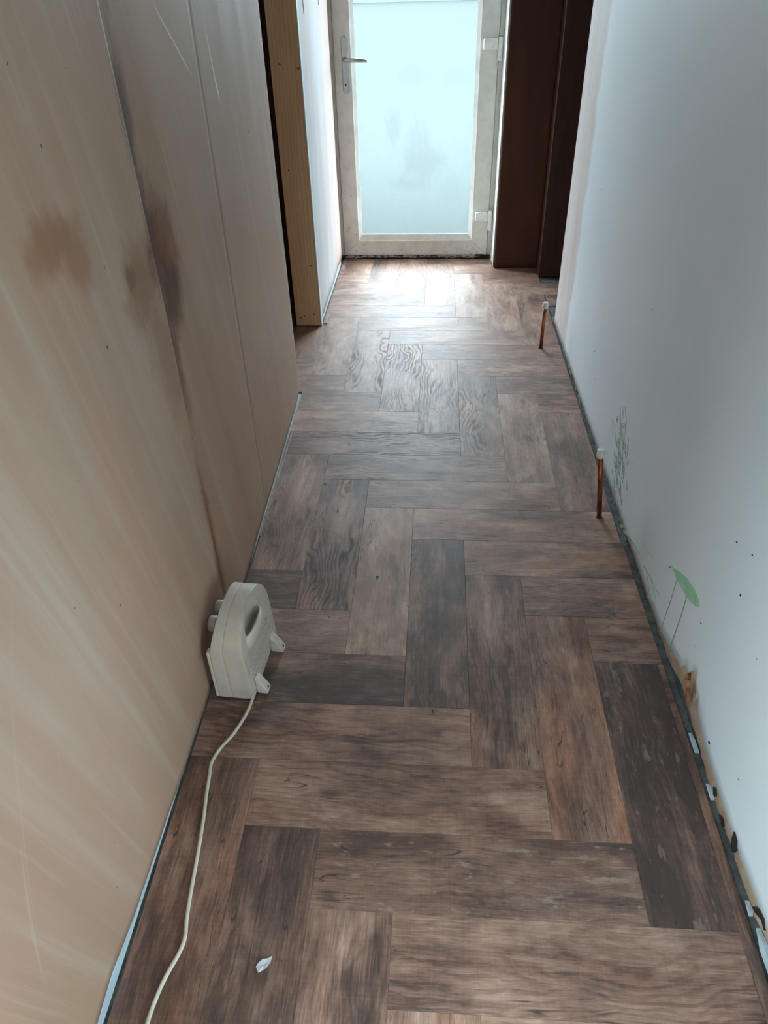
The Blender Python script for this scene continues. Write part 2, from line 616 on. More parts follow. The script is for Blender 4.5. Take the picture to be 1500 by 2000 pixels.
def smoothstep(a, b, x):
    q = min(1, max(0, (x - a) / (b - a)))
    return q * q * (3 - 2 * q)


def lerp_tab(tab, y):
    """piecewise-linear table [(y, value)...] sorted by y"""
    if y <= tab[0][0]:
        return tab[0][1]
    for (a, va), (b, vb) in zip(tab, tab[1:]):
        if y <= b:
            return va + (vb - va) * (y - a) / (b - a)
    return tab[-1][1]


def wall_mesh(name, ys, zs_fn, xf, back):
    """front face x = xf(y, z) on a grid (rows per column from zs_fn(y)), closed by a flat back at x = back"""
    bm = bmesh.new()
    F, B = [], []
    for y in ys:
        zs = zs_fn(y)
        F.append([bm.verts.new((xf(y, z), y, z)) for z in zs])
        B.append([bm.verts.new((back, y, z)) for z in (zs[0], zs[-1])])
    n = len(F[0])
    for i in range(len(ys) - 1):
        for k in range(n - 1):
            f = bm.faces.new((F[i][k], F[i + 1][k], F[i + 1][k + 1], F[i][k + 1]))
            f.smooth = True
        bm.faces.new((B[i][0], B[i][1], B[i + 1][1], B[i + 1][0]))
        bm.faces.new((F[i][0], B[i][0], B[i + 1][0], F[i + 1][0]))
        bm.faces.new((F[i][-1], F[i + 1][-1], B[i + 1][1], B[i][1]))
    for i in (0, -1):
        bm.faces.new([*F[i], B[i][1], B[i][0]])
    return bm_mesh(bm, name)


def ragged(y, amp, f=40, seed=0):
    return amp * (mnoise.noise(Vector((y * f, seed, 0))) + .5 * mnoise.noise(Vector((y * f * 3.1, seed, 4))))


# ------------------------------------------------------------------ floor
W = .15
CEIL = 2.35
Y_BACK = -2.75


def xw(y):              # face of the right-hand wall
    return .749 - .0115 * (y - .233)


PLANK_EDGE = [(-4.6, .783), (-2.48, .772), (-2.1, .768), (-1.9, .765), (-1.6, .758), (-1.4, .756), (-.8, .752), (-.4, .749), (.25, .744), (1.2, .744)]

LEFT_X = [(-4.6, -.302), (-1.75, -.3015), (-1.717, -.301), (-1.2, -.306), (-.8, -.312), (-.48, -.3165)]

floor = box('floor', M['slab'], None, -.60, 1.0, -5.0, 1.24, -.12, -.0032)
struct(floor, 'herringbone floor of weathered brown oak-look planks along the hallway', 'floor')

TONE = {  # (kind, column or row, repeat): tone, warmth, grain, worn
    ('V', -2, 2): (.36, .75, .15, 0), ('V', -2, 1): (.50, .45, .4, 0), ('V', -2, 0): (.62, .3, .4, 0),
    ('V', -1, 2): (.26, .3, .35, 0), ('V', -1, 1): (.42, .3, .9, 0), ('V', -1, 0): (.62, .3, 1, 0),
    ('V', 0, 2): (.46, .5, .5, 0), ('V', 0, 1): (.66, .45, .2, 0), ('V', 0, 0): (.64, .4, 1, 0),
    ('V', 1, 2): (.62, .6, .3, 0), ('V', 1, 1): (.28, .4, .3, .3), ('V', 1, 0): (.58, .25, .7, 0), ('V', 1, -1): (.62, .45, .3, 0),
    ('V', 2, 1): (.40, .55, .4, .5), ('V', 2, 0): (.55, .25, .7, 0), ('V', 2, -1): (.68, .5, .3, 0),
    ('V', 3, 1): (.52, .85, .4, 0), ('V', 3, 0): (.62, .5, .3, 0), ('V', 3, -1): (.64, .6, .3, 0),
    ('V', 4, 1): (.15, .35, .5, .5), ('V', 4, 0): (.46, .35, .3, 0), ('V', 4, -1): (.55, .5, .4, 0),
    ('V', 5, 1): (.20, .5, .2, 0), ('V', 5, 2): (.34, .7, .2, 0),
    ('H', 13, 0): (.50, .55, .6, 0), ('H', 14, 0): (.52, .6, .5, .1), ('H', 15, 0): (.43, .45, .4, 1.0), ('H', 16, 0): (.52, .5, .6, .1), ('H', 17, 0): (.70, .6, .4, 0),
    ('H', 12, 0): (.28, .25, .2, .1), ('H', 11, 0): (.44, .5, .2, 0), ('H', 10, 0): (.26, .4, .3, 0),
    ('H', 9, 1): (.50, .7, .3, 0), ('H', 10, 1): (.44, .6, .5, 0), ('H', 11, 1): (.42, .65, .2, 0),
    ('H', 8, 1): (.58, .65, .3, 0), ('H', 7, 1): (.50, .4, .3, 0), ('H', 6, 1): (.48, .4, .5, 0),
    ('H', 5, 1): (.48, .4, .9, 0), ('H', 4, 1): (.60, .65, .2, 0), ('H', 3, 1): (.46, .4, .2, 0), ('H', 2, 1): (.48, .6, .2, 0),
}


def clip_poly(poly, a, b, c):
    """keep a*x + b*y <= c"""
    out = []
    for i, p in enumerate(poly):
        q = poly[(i + 1) % len(poly)]
        dp, dq = a * p[0] + b * p[1] - c, a * q[0] + b * q[1] - c
        if dp <= 1e-9:
            out.append(p)
        if (dp < 0) != (dq < 0) and abs(dp - dq) > 1e-12:
            s = dp / (dp - dq)
            out.append((p[0] + (q[0] - p[0]) * s, p[1] + (q[1] - p[1]) * s))
    return out


full_mesh = None


def slab_mesh(poly, z0=-.003, z1=0.0, bev=.0006):
    """thin board with a small eased edge, local coordinates"""
    bm = bmesh.new()
    cx_ = sum(p[0] for p in poly) / len(poly)
    cy_ = sum(p[1] for p in poly) / len(poly)

    def ins(p, d):
        v = Vector((p[0] - cx_, p[1] - cy_))
        return (p[0] - math.copysign(min(d, abs(v.x)), v.x), p[1] - math.copysign(min(d, abs(v.y)), v.y))
    A = [bm.verts.new((*ins(p, .0001), z0)) for p in poly]
    B = [bm.verts.new((*ins(p, .0001), z1 - bev)) for p in poly]
    C = [bm.verts.new((*ins(p, .0001 + bev), z1)) for p in poly]
    n = len(poly)
    bm.faces.new(A)
    bm.faces.new(C)
    for i in range(n):
        j = (i + 1) % n
        bm.faces.new((A[i], A[j], B[j], B[i]))
        bm.faces.new((B[i], B[j], C[j], C[i]))
    return bm_mesh(bm, 'plank')


def plank(kind, i, rep, x0, x1, y0, y1):
    """one herringbone plank, trimmed where it meets the walls"""
    global full_mesh
    yo0, yo1 = y0, y1
    left = lerp_tab(LEFT_X, (y0 + y1) / 2) + .0005 if y0 < -.3 else -.321
    if y0 >= -.481 and y0 < .2 and y1 <= .46 and x0 < -.31:
        left = -.44
        y1 = min(y1, .197)
    if y1 - y0 < .01 or y0 < -3.4 or y0 > 1.14:
        return
    poly = [(x0, y0), (x1, y0), (x1, y1), (x0, y1)]
    poly = clip_poly(poly, -1, 0, -left)
    if len(poly) < 3:
        return
    poly = clip_poly(poly, 0, 1, 1.149)
    opening = y0 >= .24 and y1 <= .845
    if kind == 'V' and i == 5 and rep == 0:
        poly = clip_poly(poly, 0, -1, -.242)
        opening = True
    if opening:
        poly = clip_poly(poly, 1, 0, .90)
    elif x1 > .735:
        xa, xb = lerp_tab(PLANK_EDGE, y0), lerp_tab(PLANK_EDGE, y1)
        sl = (xb - xa) / (y1 - y0)
        poly = clip_poly(poly, 1, -sl, xa - sl * y0)
    if len(poly) < 3:
        return
    ar = abs(sum(p[0] * q[1] - q[0] * p[1] for p, q in zip(poly, poly[1:] + poly[:1]))) / 2
    if ar < .0008:
        return
    cx_, cy_ = (x0 + x1) / 2, (yo0 + yo1) / 2
    loc = [((p[0] - cx_), (p[1] - cy_)) for p in poly]
    if kind == 'V':
        loc = [(p[1], -p[0]) for p in loc]
    if abs(ar - 4 * W * W) < 1e-4:
        if full_mesh is None:
            full_mesh = slab_mesh([(-2 * W, -W / 2), (2 * W, -W / 2), (2 * W, W / 2), (-2 * W, W / 2)])
            full_mesh.materials.append(M['wood'])
        me = full_mesh
    else:
        me = slab_mesh(loc)
        me.materials.append(M['wood'])
    o = bpy.data.objects.new('plank', me)
    o.location = (cx_, cy_, 0)
    if kind == 'V':
        o.rotation_euler.z = math.pi / 2
    COL.objects.link(o)
    o.parent = floor
    r_ = random.Random(hash((kind == 'V', i, rep)) & 0xffff)
    tn = TONE.get((kind, i, rep)) or (r_.uniform(.45, .62), r_.uniform(.3, .7), r_.uniform(.2, .7), 0.0)
    o['tone'], o['warm'], o['grain'], o['worn'] = (float(q) for q in tn)
    o['seed'] = float(r_.uniform(0, 40))


for k in range(-3, 7):                       # boards laid along the hallway
    for rep in range(-3, 6):
        t_ = -k - 8 * rep
        plank('V', k, rep, k * W, (k + 1) * W, (t_ - 4) * W, t_ * W)
plank('V', -3, 9, -3 * W, -2 * W, .235, 3 * W)      # sliver along the foot of the far wall
for j in range(-8, 31):                      # boards laid across it
    for q in range(-6, 6):
        a = j - 7 + 8 * q
        if a * W > .9 or (a + 4) * W < -.44:
            continue
        rep = 0 if j >= 13 else (q + 1 if j >= 10 else q + (1 if j <= 9 else 0))
        if j >= 10:
            rep = 0 if a <= 1 or j >= 13 else 1
            if j >= 13 and a > 2:
                rep = 9
            if j >= 18:
                rep = 8
        else:
            rep = 1 if (0 <= j <= 9 and -5 <= a <= 2) else 3
        plank('H', j, rep, a * W, (a + 4) * W, (-j - 1) * W, -j * W)

# ------------------------------------------------------------------ left wall (near)
ys = []
y = Y_BACK
while y < -.4801:
    ys.append(y)
    d = min(abs(y + 1.717), abs(y + 1.228))
    y += .005 if d < .03 else (.012 if d < .12 or y > -.55 else (.016 if y > -2.75 else .1))
ys.append(-.48)

LEFT_BOT = [(-4.6, .03), (-2.62, .034), (-2.53, .042), (-2.48, .030), (-2.41, .024), (-2.35, .023), (-2.22, .017), (-2.15, .009), (-1.95, .004), (-1.5, .005), (-1.3, .012), (-1.0, .010), (-.75, .014), (-.6, .016), (-.5, .03), (-.48, .045)]


def left_x(y, z):
    x = lerp_tab(LEFT_X, y)
    # hollow beyond the board joint: the near board stands proud of the far one
    dep = .002 + .0115 * math.exp(-((z - .92) / .30) ** 2) + .004 * math.exp(-((z - .1) / .2) ** 2)
    if y > -1.7165:
        x -= dep * (1 - smoothstep(-1.7165, -1.56 - .05 * math.sin(z * 5), y))
    else:
        x += .003 * smoothstep(-1.85, -1.7165, y) * math.exp(-((z - .9) / .5) ** 2)
    if abs(y + 1.228) < .012:
        x -= .0012 * (1 - abs(y + 1.228) / .012)
    x += .0022 * mnoise.noise(Vector((y * 2.3, z * 1.4, 0))) + .0007 * mnoise.noise(Vector((y * 11 + z * 2, z * 3, 3)))
    # rounded bead at the free end
    x -= .006 * smoothstep(-.488, -.48, y) ** 2
    return x


def left_rows(y):
    b = max(.0035, lerp_tab(LEFT_BOT, y) + ragged(y, .0025, 22, 1))
    return [b + (CEIL - b) * (i / 60) ** 1.15 for i in range(61)]


wall_left = link('wall_left', wall_mesh('wall_left', ys, left_rows, left_x, -.424), M['plaster'])
struct(wall_left, 'pinkish drying plaster wall with a dark damp vertical joint beside the fan heater', 'wall')
box('board_edge', M['board_edge'], wall_left, -.42, -.3055, Y_BACK, -1.80, .0005, .06)
box('board_edge', M['board_edge'], wall_left, -.42, -.3065, -1.80, -1.45, .0005, .06)
prism('board_edge', M['board_edge'], wall_left, [(-.42, -1.449), (-.3035, -1.449), (-.3125, -.484), (-.42, -.484)], 'z', .0005, .009)

# ------------------------------------------------------------------ left wall beyond the opening
FAR_BOT = [(.2, .026), (.4, .03), (.72, .032), (.86, .04), (1.0, .036), (1.07, .03)]
ysf = [.232 + (1.072 - .232) * i / 90 for i in range(91)]


def far_x(y, z):
    return -.3225 + .0015 * mnoise.noise(Vector((y * 3, z * 2, 8))) - .008 * smoothstep(1.06, 1.072, y) ** 2


def far_rows(y):
    b = lerp_tab(FAR_BOT, y) + ragged(y, .007, 18, 5)
    return [b + (CEIL - b) * (i / 40) ** 1.15 for i in range(41)]


wall_left_far = link('wall_left_far', wall_mesh('wall_left_far', ysf, far_rows, far_x, -.4395), M['plaster_far'])
struct(wall_left_far, 'pale plaster wall stub between the pine door lining and the glazed door', 'wall')
box('board_edge', M['board_edge'], wall_left_far, -.435, -.3265, .234, 1.05, .0005, .075)
box('return_face', M['brown'], wall_left_far, -.4395, -.346, 1.073, 1.144, .002, CEIL)
for yy, zz, hh in ((.347, 1.192, .20), (.765, 1.203, .17)):
    prism('marker_line', M['marker'], wall_left_far, [(yy + .013, zz), (yy + .021, zz + .006), (yy + .004, zz + hh), (yy - .006, zz + hh)], 'x', -.3245, -.3212)

# pine lining on the far side of the left-hand opening
lining = empty('trim_1', (-.38, .215, 0))
struct(lining, 'raw pine door lining board with nail heads in the left-hand opening', 'door lining')


def child_box(name, mat, par, *b, bevel=0):
    o = box(name, mat, None, *b, bevel=bevel)
    o.parent = par
    o.matrix_parent_inverse = Matrix.Translation(par.location).inverted()
    return o


def adopt(o, par):
    o.parent = par
    o.matrix_parent_inverse = Matrix.Translation(par.location).inverted()
    return o


child_box('jamb_board', M['pine'], lining, -.4405, -.3265, .199, .2305, .002, 2.03, bevel=.0015)
child_box('head_board', M['pine'], lining, -.4405, -.3265, -.47, .198, 2.0, 2.03, bevel=.0015)
child_box('plaster_bead', M['bead'], lining, -.3262, -.3215, .198, .2305, .002, 2.03)
NAILS = [(-.409, .672), (-.353, .673), (-.399, .048), (-.353, .056), (-.417, .039)]
for a, b in NAILS:
    adopt(tube('nail_head', M['dark'], None, [(a, .1996, b), (a, .1984, b)], .0028, 10), lining)
for a, b, r_ in ((-.348, .28, .004), (-.334, 1.031, .005), (-.404, 1.045, .004)):
    adopt(tube('knot', M['torn_brown'], None, [(a, .1996, b), (a, .1986, b)], r_, 12), lining)

# ------------------------------------------------------------------ right wall
PAINT = sorted([(.217, .010), (.10, .012), (-.125, .014), (-.524, .012), (-.809, .014), (-1.078, .014), (-1.356, .014), (-1.502, .017), (-1.598, .020), (-1.716, .026),
                (-1.788, .047), (-1.84, .060), (-1.866, .068), (-1.880, .095), (-1.895, .084), (-1.912, .110), (-1.923, .119), (-1.944, .127), (-1.955, .085), (-1.973, .087),
                (-1.986, .065), (-2.039, .055), (-2.102, .044), (-2.146, .042), (-2.227, .035), (-2.324, .039), (-2.398, .04), (-4.6, .04)])
PEACH = sorted([(.217, .004), (-1.302, .004), (-1.376, .005), (-1.493, .010), (-1.582, .006), (-1.716, .010), (-1.785, .010), (-1.831, .018), (-1.886, .036), (-1.926, .028),
                (-1.972, .024), (-2.043, .017), (-2.095, .007), (-2.179, .005), (-2.266, .010), (-2.319, .007), (-2.375, .007), (-2.409, .02), (-4.6, .01)])
ysr = []
y = Y_BACK
while y < .2395:
    ys_step = .1 if y < -2.7 else (.006 if y < -1.3 else .012)
    ysr.append(y)
    y += ys_step
ysr.append(.24)


def right_x(y, z):
    x = xw(y) + .0012 * mnoise.noise(Vector((y * 2, z * 1.5, 5)))
    x += .006 * smoothstep(.232, .24, y) ** 2
    # the paint skin lifts a little along its broken bottom edge
    return x


def right_rows(y):
    b = lerp_tab(PAINT, y) + ragged(y, .003 if y < -1.3 else .004, 40, 9)
    return [b + (CEIL - b) * (i / 44) ** 1.15 for i in range(45)]


wall_right = link('wall_right', wall_mesh('wall_right', ysr, right_rows, right_x, .872), M['paint'])
struct(wall_right, 'pale blue-white painted wall with broken plaster along its foot and painted leaf', 'wall')


def skin(name, mat, parent, tab, top, dx, amp, seed, ys_):
    me = wall_mesh(name, ys_, lambda y: [max(.0008, lerp_tab(tab, y) + ragged(y, amp, 45, seed)), top], lambda y, z: xw(y) + dx + .0012 * mnoise.noise(Vector((y * 60, z * 60, seed))), .871)
    return link(name, me, mat, parent)


ys_s = [q for q in ysr if q < .236]
skin('plaster_layer', M['torn'], wall_right, PEACH, .16, .0022, .004, 21, ys_s)
skin('wall_core', M['slab'], wall_right, [(-5, .0008), (1, .0008)], .15, .0055, .0, 31, ys_s)

# curled scrap of board paper standing off the torn patch
bm = bmesh.new()
rows = []
for i in range(7):
    a = i / 6
    rr = []
    for k in range(6):
        b = k / 5
        yy = -1.930 - .030 * a + .010 * b - .006 * math.sin(b * 3)
        zz = .062 + .056 * b - .012 * a * (1 - b)
        off = .004 + .020 * math.sin(a * 2.6) * (0.35 + .65 * b)
        rr.append(bm.verts.new((xw(yy) - off, yy, zz + .004 * math.sin(9 * a + 5 * b))))
    rows.append(rr)
for A, B in zip(rows, rows[1:]):
    for k in range(5):
        bm.faces.new((A[k], A[k + 1], B[k + 1], B[k]))
o = link('paper_curl', bm_mesh(bm, 'paper_curl'), M['torn_brown'], wall_right, True)
sd = o.modifiers.new('thickness', 'SOLIDIFY')
sd.thickness = .0012
tag(o, 'brown curled scrap of torn board paper')


def decal(name, mat, polys, off=.0009, parent=wall_right):
    """flat brush marks of paint with a little body, on the right-hand wall; polys in (y, z)"""
    bm = bmesh.new()
    for p in polys:
        lo = [bm.verts.new((xw(a) + .0012, a, b)) for a, b in p]
        hi = [bm.verts.new((xw(a) - off, a, b)) for a, b in p]
        n = len(p)
        bm.faces.new(hi)
        bm.faces.new(lo)
        for i in range(n):
            bm.faces.new((lo[i], lo[(i + 1) % n], hi[(i + 1) % n], hi[i]))
    return link(name, bm_mesh(bm, name), mat, parent)


def stroke(pts, w0, w1):
    L, R = [], []
    for i, p in enumerate(pts):
        q0, q1 = pts[max(i - 1, 0)], pts[min(i + 1, len(pts) - 1)]
        d = Vector((q1[0] - q0[0], q1[1] - q0[1])).normalized()
        w = (w0 + (w1 - w0) * i / (len(pts) - 1)) / 2
        L.append((p[0] - d.y * w, p[1] + d.x * w))
        R.append((p[0] + d.y * w, p[1] - d.x * w))
    return L + R[::-1]


LEAF = [(-1.673, .205), (-1.706, .2035), (-1.721, .204), (-1.758, .208), (-1.79, .216), (-1.819, .226), (-1.842, .238), (-1.858, .254), (-1.843, .259), (-1.81, .26), (-1.772, .251), (-1.729, .232), (-1.697, .213)]
tag(decal('painted_leaf', M['green'], [LEAF], .0014), 'flat green leaf shape painted on the white wall')
decal('painted_stem', M['stem'], [stroke([(-1.721, .204), (-1.722, .139), (-1.715, .039), (-1.715, .012)], .0022, .002)], .001)
decal('painted_stem', M['stem'], [stroke([(-1.792, .216), (-1.794, .155), (-1.790, .072), (-1.788, .03)], .0035, .0045)], .001)
mk = []
for i in range(190):
    u = rnd.gauss(0, 1)
    v = rnd.uniform(-1, 1)
    if i < 55:
        v = rnd.gauss(.15, .35)
        u = rnd.gauss(0, .6)
    if abs(v) > 1.1 or abs(u) > 1.6:
        continue
    # strokes lean with the sweep of the brush
    cy_ = -1.128 + .64 * v * .135 + 0.77 * u * .058
    cz = .150 + .77 * v * .135 - 0.64 * u * .058
    L = rnd.uniform(.006, .030) * (1.4 if rnd.random() < .3 else 1)
    a = math.atan2(.77, .64) + rnd.gauss(0, .12)
    dy, dz = math.cos(a) * L / 2, math.sin(a) * L / 2
    bend = rnd.uniform(-.15, .15) * L
    mk.append(stroke([(cy_ - dy, cz - dz), (cy_ + bend, cz), (cy_ + dy, cz + dz)], rnd.uniform(.0012, .0042), .0008))
mk.append(stroke([(-1.03, .27), (-1.09, .22), (-1.13, .185)], .002, .004))
decal('painted_grass', M['green_dry'], mk, .0008)
mk = [stroke(p, w, w * .4) for p, w in (([(-1.33, .023), (-1.428, .054), (-1.5, .069)], .004), ([(-1.51, .057), (-1.576, .074), (-1.653, .085)], .005), ([(-1.462, .099), (-1.52, .115), (-1.569, .128)], .002),
                                          ([(-1.588, .06), (-1.584, .04), (-1.583, .018)], .003), ([(-1.585, .018), (-1.61, .03), (-1.648, .047)], .003), ([(-1.31, .012), (-1.36, .03), (-1.39, .041)], .005),
                                          ([(-1.04, .028), (-1.09, .030), (-1.13, .040)], .006), ([(-1.54, .06), (-1.57, .05), (-1.59, .036)], .003), ([(-1.56, .075), (-1.60, .068), (-1.64, .06)], .003))]
decal('painted_grass', M['green_dry'], mk, .0008)
# small dark flecks stuck to the paint
for a, b in [(-1.141, .614), (-.613, .253), (-.681, .182), (-1.916, .474), (-1.98, .497), (-1.668, .192), (-1.887, .23), (-1.989, .408), (-2.07, .075), (-.348, .718), (-1.023, .219)]:
    s = .0045 if (a, b) == (-2.07, .075) else rnd.uniform(.0016, .0028)
    decal('fleck', M['dark'], [[(a + s * math.cos(q) * rnd.uniform(.6, 1.2), b + s * math.sin(q) * rnd.uniform(.5, 1.0)) for q in [k * math.pi / 3 for k in range(6)]]], .0012)
# dark slivers and pale scraps caught along the foot of the wall
for pts in ([(-2.246, .052), (-2.262, .050), (-2.272, .034), (-2.268, .018), (-2.258, .016), (-2.250, .032)], [(-2.366, .022), (-2.380, .044), (-2.398, .050), (-2.412, .038), (-2.396, .040), (-2.378, .026)],
            [(-2.140, .030), (-2.147, .034), (-2.158, .022), (-2.150, .018)], [(-2.19, .012), (-2.20, .018), (-2.215, .012), (-2.205, .008)]):
    decal('sliver', M['dark'], [pts], .003)
for pts in ([(-1.995, .0045), (-2.02, .012), (-2.05, .010), (-2.045, .004)], [(-2.12, .008), (-2.14, .014), (-2.155, .006)], [(-2.40, .018), (-2.43, .026), (-2.50, .020), (-2.49, .006), (-2.43, .004)], [(-2.35, .010), (-2.37, .014), (-2.375, .004)]):
    o = decal('pale_scrap', M['silver'], [pts], .006)
for k in range(26):
    a = rnd.uniform(-.60, -.05) if k < 15 else rnd.uniform(-1.36, -1.24)
    b = rnd.uniform(.004, .016)
    s = rnd.uniform(.006, .016)
    decal('paint_crumb', M['moss'], [[(a + s * math.cos(q) * rnd.uniform(.6, 1.2), max(.001, b + .5 * s * math.sin(q) * rnd.uniform(.4, 1.1))) for q in [j * math.pi / 4 for j in range(8)]]], rnd.uniform(.001, .004))

# ------------------------------------------------------------------ right opening, nib wall, far wall, door surround
trim2 = empty('trim_2', (.81, .852, 0))
struct(trim2, 'dark brown lining board beside the nib wall in the right-hand opening', 'door lining')
child_box('jamb_board', M['brown_board'], trim2, .742, .871, .845, .862, .002, 2.03, bevel=.001)
child_box('head_board', M['brown_board'], trim2, .755, .871, .245, .844, 2.01, 2.03)
wall_right_far = box('wall_right_far', M['brown'], None, .7455, .871, .863, 1.143, .001, CEIL)
struct(wall_right_far, 'short brown plastered wall between the nib wall and the right-hand opening', 'wall')

# nib wall with a broken lower edge
NIB_BOT = [(.51, .006), (.53, .010), (.545, .022), (.565, .012), (.60, .010), (.66, .013), (.70, .009), (.745, .012)]
bm = bmesh.new()
cols = []
xs = [.512 + (.745 - .512) * i / 40 for i in range(41)]
for x in xs:
    b = lerp_tab(NIB_BOT, x) + ragged(x, .002, 60, 2)
    r_ = .006 * (1 - smoothstep(.512, .522, x)) ** 2
    cols.append([bm.verts.new((x, .978 + r_ + .0012 * mnoise.noise(Vector((x * 9, zz * 3, 1))), zz)) for zz in [b + (CEIL - b) * (i / 40) ** 1.2 for i in range(41)]])
for A, B in zip(cols, cols[1:]):
    for k in range(40):
        f = bm.faces.new((A[k], B[k], B[k + 1], A[k + 1]))
        f.smooth = True
bk = [[bm.verts.new((c[0].co.x, 1.143, c[i].co.z)) for i in (0, -1)] for c in (cols[0], cols[-1])]
bm.faces.new([*cols[0], bk[0][1], bk[0][0]])
bm.faces.new([*cols[-1], bk[1][1], bk[1][0]])
bm.faces.new([*[c[-1] for c in cols], bk[1][1], bk[0][1]])
bm.faces.new([*[c[0] for c in cols], bk[1][0], bk[0][0]])
bm.faces.new([bk[0][0], bk[0][1], bk[1][1], bk[1][0]])
nib = link('wall_nib', bm_mesh(bm, 'wall_nib'), M['brown'])
struct(nib, 'dark brown bare plaster nib wall standing beside the hinges of the glazed door', 'wall')
box('corner_bead', M['bead'], nib, .5085, .5118, .988, 1.143, .012, CEIL)
box('wall_core', M['brown'], nib, .518, .742, .984, 1.14, .001, .03)

wall_front = box('wall_front', M['room'], None, -2.0, -.346, 1.145, 1.235, -.02, CEIL, .524, 2.0, 1.145, 1.235, -.02, CEIL, -.346, .524, 1.145, 1.235, 2.08, CEIL)
struct(wall_front, 'outer wall around the glazed door', 'wall')

# ------------------------------------------------------------------ glazed door
door = empty('door_1', (.085, 1.19, 0))
struct(door, 'white plastic door with one tall frosted glass pane at the hallway end', 'door')
FY = 1.158          # face of the frame
SY = 1.150          # face of the sash
child_box('frame_post', M['upvc'], door, -.345, -.3165, FY, 1.225, .001, 2.075, bevel=.003)
child_box('frame_post', M['upvc'], door, .484, .5085, FY, 1.225, .001, 2.075, bevel=.003)
child_box('frame_head', M['upvc'], door, -.345, .5085, FY, 1.225, 2.04, 2.077, bevel=.003)
thr = child_box('threshold', M['threshold'], door, -.344, .508, 1.1515, 1.226, .0005, .0175, bevel=.003)
# dark crust along the foot of the door
bm = bmesh.new()
N_ = 120
pt = []
for i in range(N_ + 1):
    x = -.335 + .835 * i / N_
    h = .004 + .010 * max(0, mnoise.noise(Vector((x * 9, 2, 0))) + .25) + .004 * mnoise.noise(Vector((x * 60, 1, 0)))
    if x > .40:
        h += .012 * smoothstep(.40, .49, x)
    d = .004 + .010 * abs(mnoise.noise(Vector((x * 22, 7, 0))))
    h = max(.0015, h)
    pt.append([bm.verts.new(c) for c in ((x, 1.1512, .0004), (x, 1.1512 - d, .0006), (x, 1.151 - d * .4, h))])
for A, B in zip(pt, pt[1:]):
    for k in range(3):
        bm.faces.new((A[k], A[(k + 1) % 3], B[(k + 1) % 3], B[k]))
bm.faces.new(pt[0])
bm.faces.new(pt[-1])
adopt(link('dirt_crust', bm_mesh(bm, 'dirt_crust'), M['hole']), door)

SX0, SX1, SZ0, SZ1 = -.3145, .482, .021, 2.036
GX0, GX1, GZ0, GZ1 = -.212, .376, .131, 1.93
BX = .018           # glazing bead width
IX0, IX1, IZ0, IZ1 = GX0 - BX, GX1 + BX, GZ0 - BX - .012, GZ1 + BX


def mitre(name, a, b, c, d, y0, y1, bev=.002, mat=None):
    o = prism(name, mat or M['upvc'], None, [a, b, c, d], 'y', y0, y1, bevel=bev)
    return adopt(o, door)


g_ = .0004
mitre('stile', (SX0, SZ0 + g_), (IX0, IZ0 + g_), (IX0, IZ1 - g_), (SX0, SZ1 - g_), SY, 1.212)
mitre('stile', (SX1, SZ0 + g_), (SX1, SZ1 - g_), (IX1, IZ1 - g_), (IX1, IZ0 + g_), SY, 1.212)
mitre('bottom_rail', (SX0 + g_, SZ0), (SX1 - g_, SZ0), (IX1 - g_, IZ0), (IX0 + g_, IZ0), SY, 1.212)
mitre('top_rail', (SX0 + g_, SZ1), (IX0 + g_, IZ1), (IX1 - g_, IZ1), (SX1 - g_, SZ1), SY, 1.212)


def bead(name, o0, o1, i0, i1):
    """glazing bead: sloped face from the sash down to the glass"""
    bm = bmesh.new()
    A = [bm.verts.new((p[0], SY + .004, p[1])) for p in (o0, o1)]
    B = [bm.verts.new((p[0], 1.166, p[1])) for p in (i0, i1)]
    C = [bm.verts.new((p[0], 1.169, p[1])) for p in (i0, i1)]
    D = [bm.verts.new((p[0], 1.169, p[1])) for p in (o0, o1)]
    for P_, Q_ in ((A, B), (B, C), (C, D), (D, A)):
        bm.faces.new((P_[0], P_[1], Q_[1], Q_[0]))
    bm.faces.new((A[0], B[0], C[0], D[0]))
    bm.faces.new((A[1], B[1], C[1], D[1]))
    adopt(link(name, bm_mesh(bm, name), M['upvc']), door)


e_ = .0003
bead('glazing_bead', (IX0 + e_, IZ0), (IX0 + e_, IZ1), (GX0, GZ0), (GX0, GZ1))
bead('glazing_bead', (IX1 - e_, IZ0), (IX1 - e_, IZ1), (GX1, GZ0), (GX1, GZ1))
bead('glazing_bead', (IX0, IZ0 + e_), (IX1, IZ0 + e_), (GX0, GZ0), (GX1, GZ0))
bead('glazing_bead', (IX0, IZ1 - e_), (IX1, IZ1 - e_), (GX0, GZ1), (GX1, GZ1))
pane = adopt(box('pane', M['frosted'], None, GX0 - .01, GX1 + .01, 1.170, 1.1702, GZ0 - .01, GZ1 + .01), door)
bm = bmesh.new()
vv = [bm.verts.new((x, 1.170, z)) for x, z in ((GX0 - .01, GZ0 - .01), (GX1 + .01, GZ0 - .01), (GX1 + .01, GZ1 + .01), (GX0 - .01, GZ1 + .01))]
bm.faces.new(vv)
pane.data = bm_mesh(bm, 'pane')
pane.data.materials.append(M['frosted'])
tag(pane, 'frosted glass pane with dusty finger smears')

# handle
HX, HZ = -.262, .970


def rounded(cx_, cz, w, h, n=8):
    r_ = w / 2
    p = []
    for k in range(n + 1):
        a = math.pi * k / n
        p.append((cx_ + r_ * math.cos(a), cz + h / 2 - r_ + r_ * math.sin(a)))
    for k in range(n + 1):
        a = math.pi + math.pi * k / n
        p.append((cx_ + r_ * math.cos(a), cz - h / 2 + r_ + r_ * math.sin(a)))
    return p


plate = adopt(prism('handle_plate', M['steel'], None, rounded(HX, .9435, .030, .243), 'y', SY - .009, SY - .0002, bevel=.003), door)
tag(plate, 'long satin steel lever handle plate')


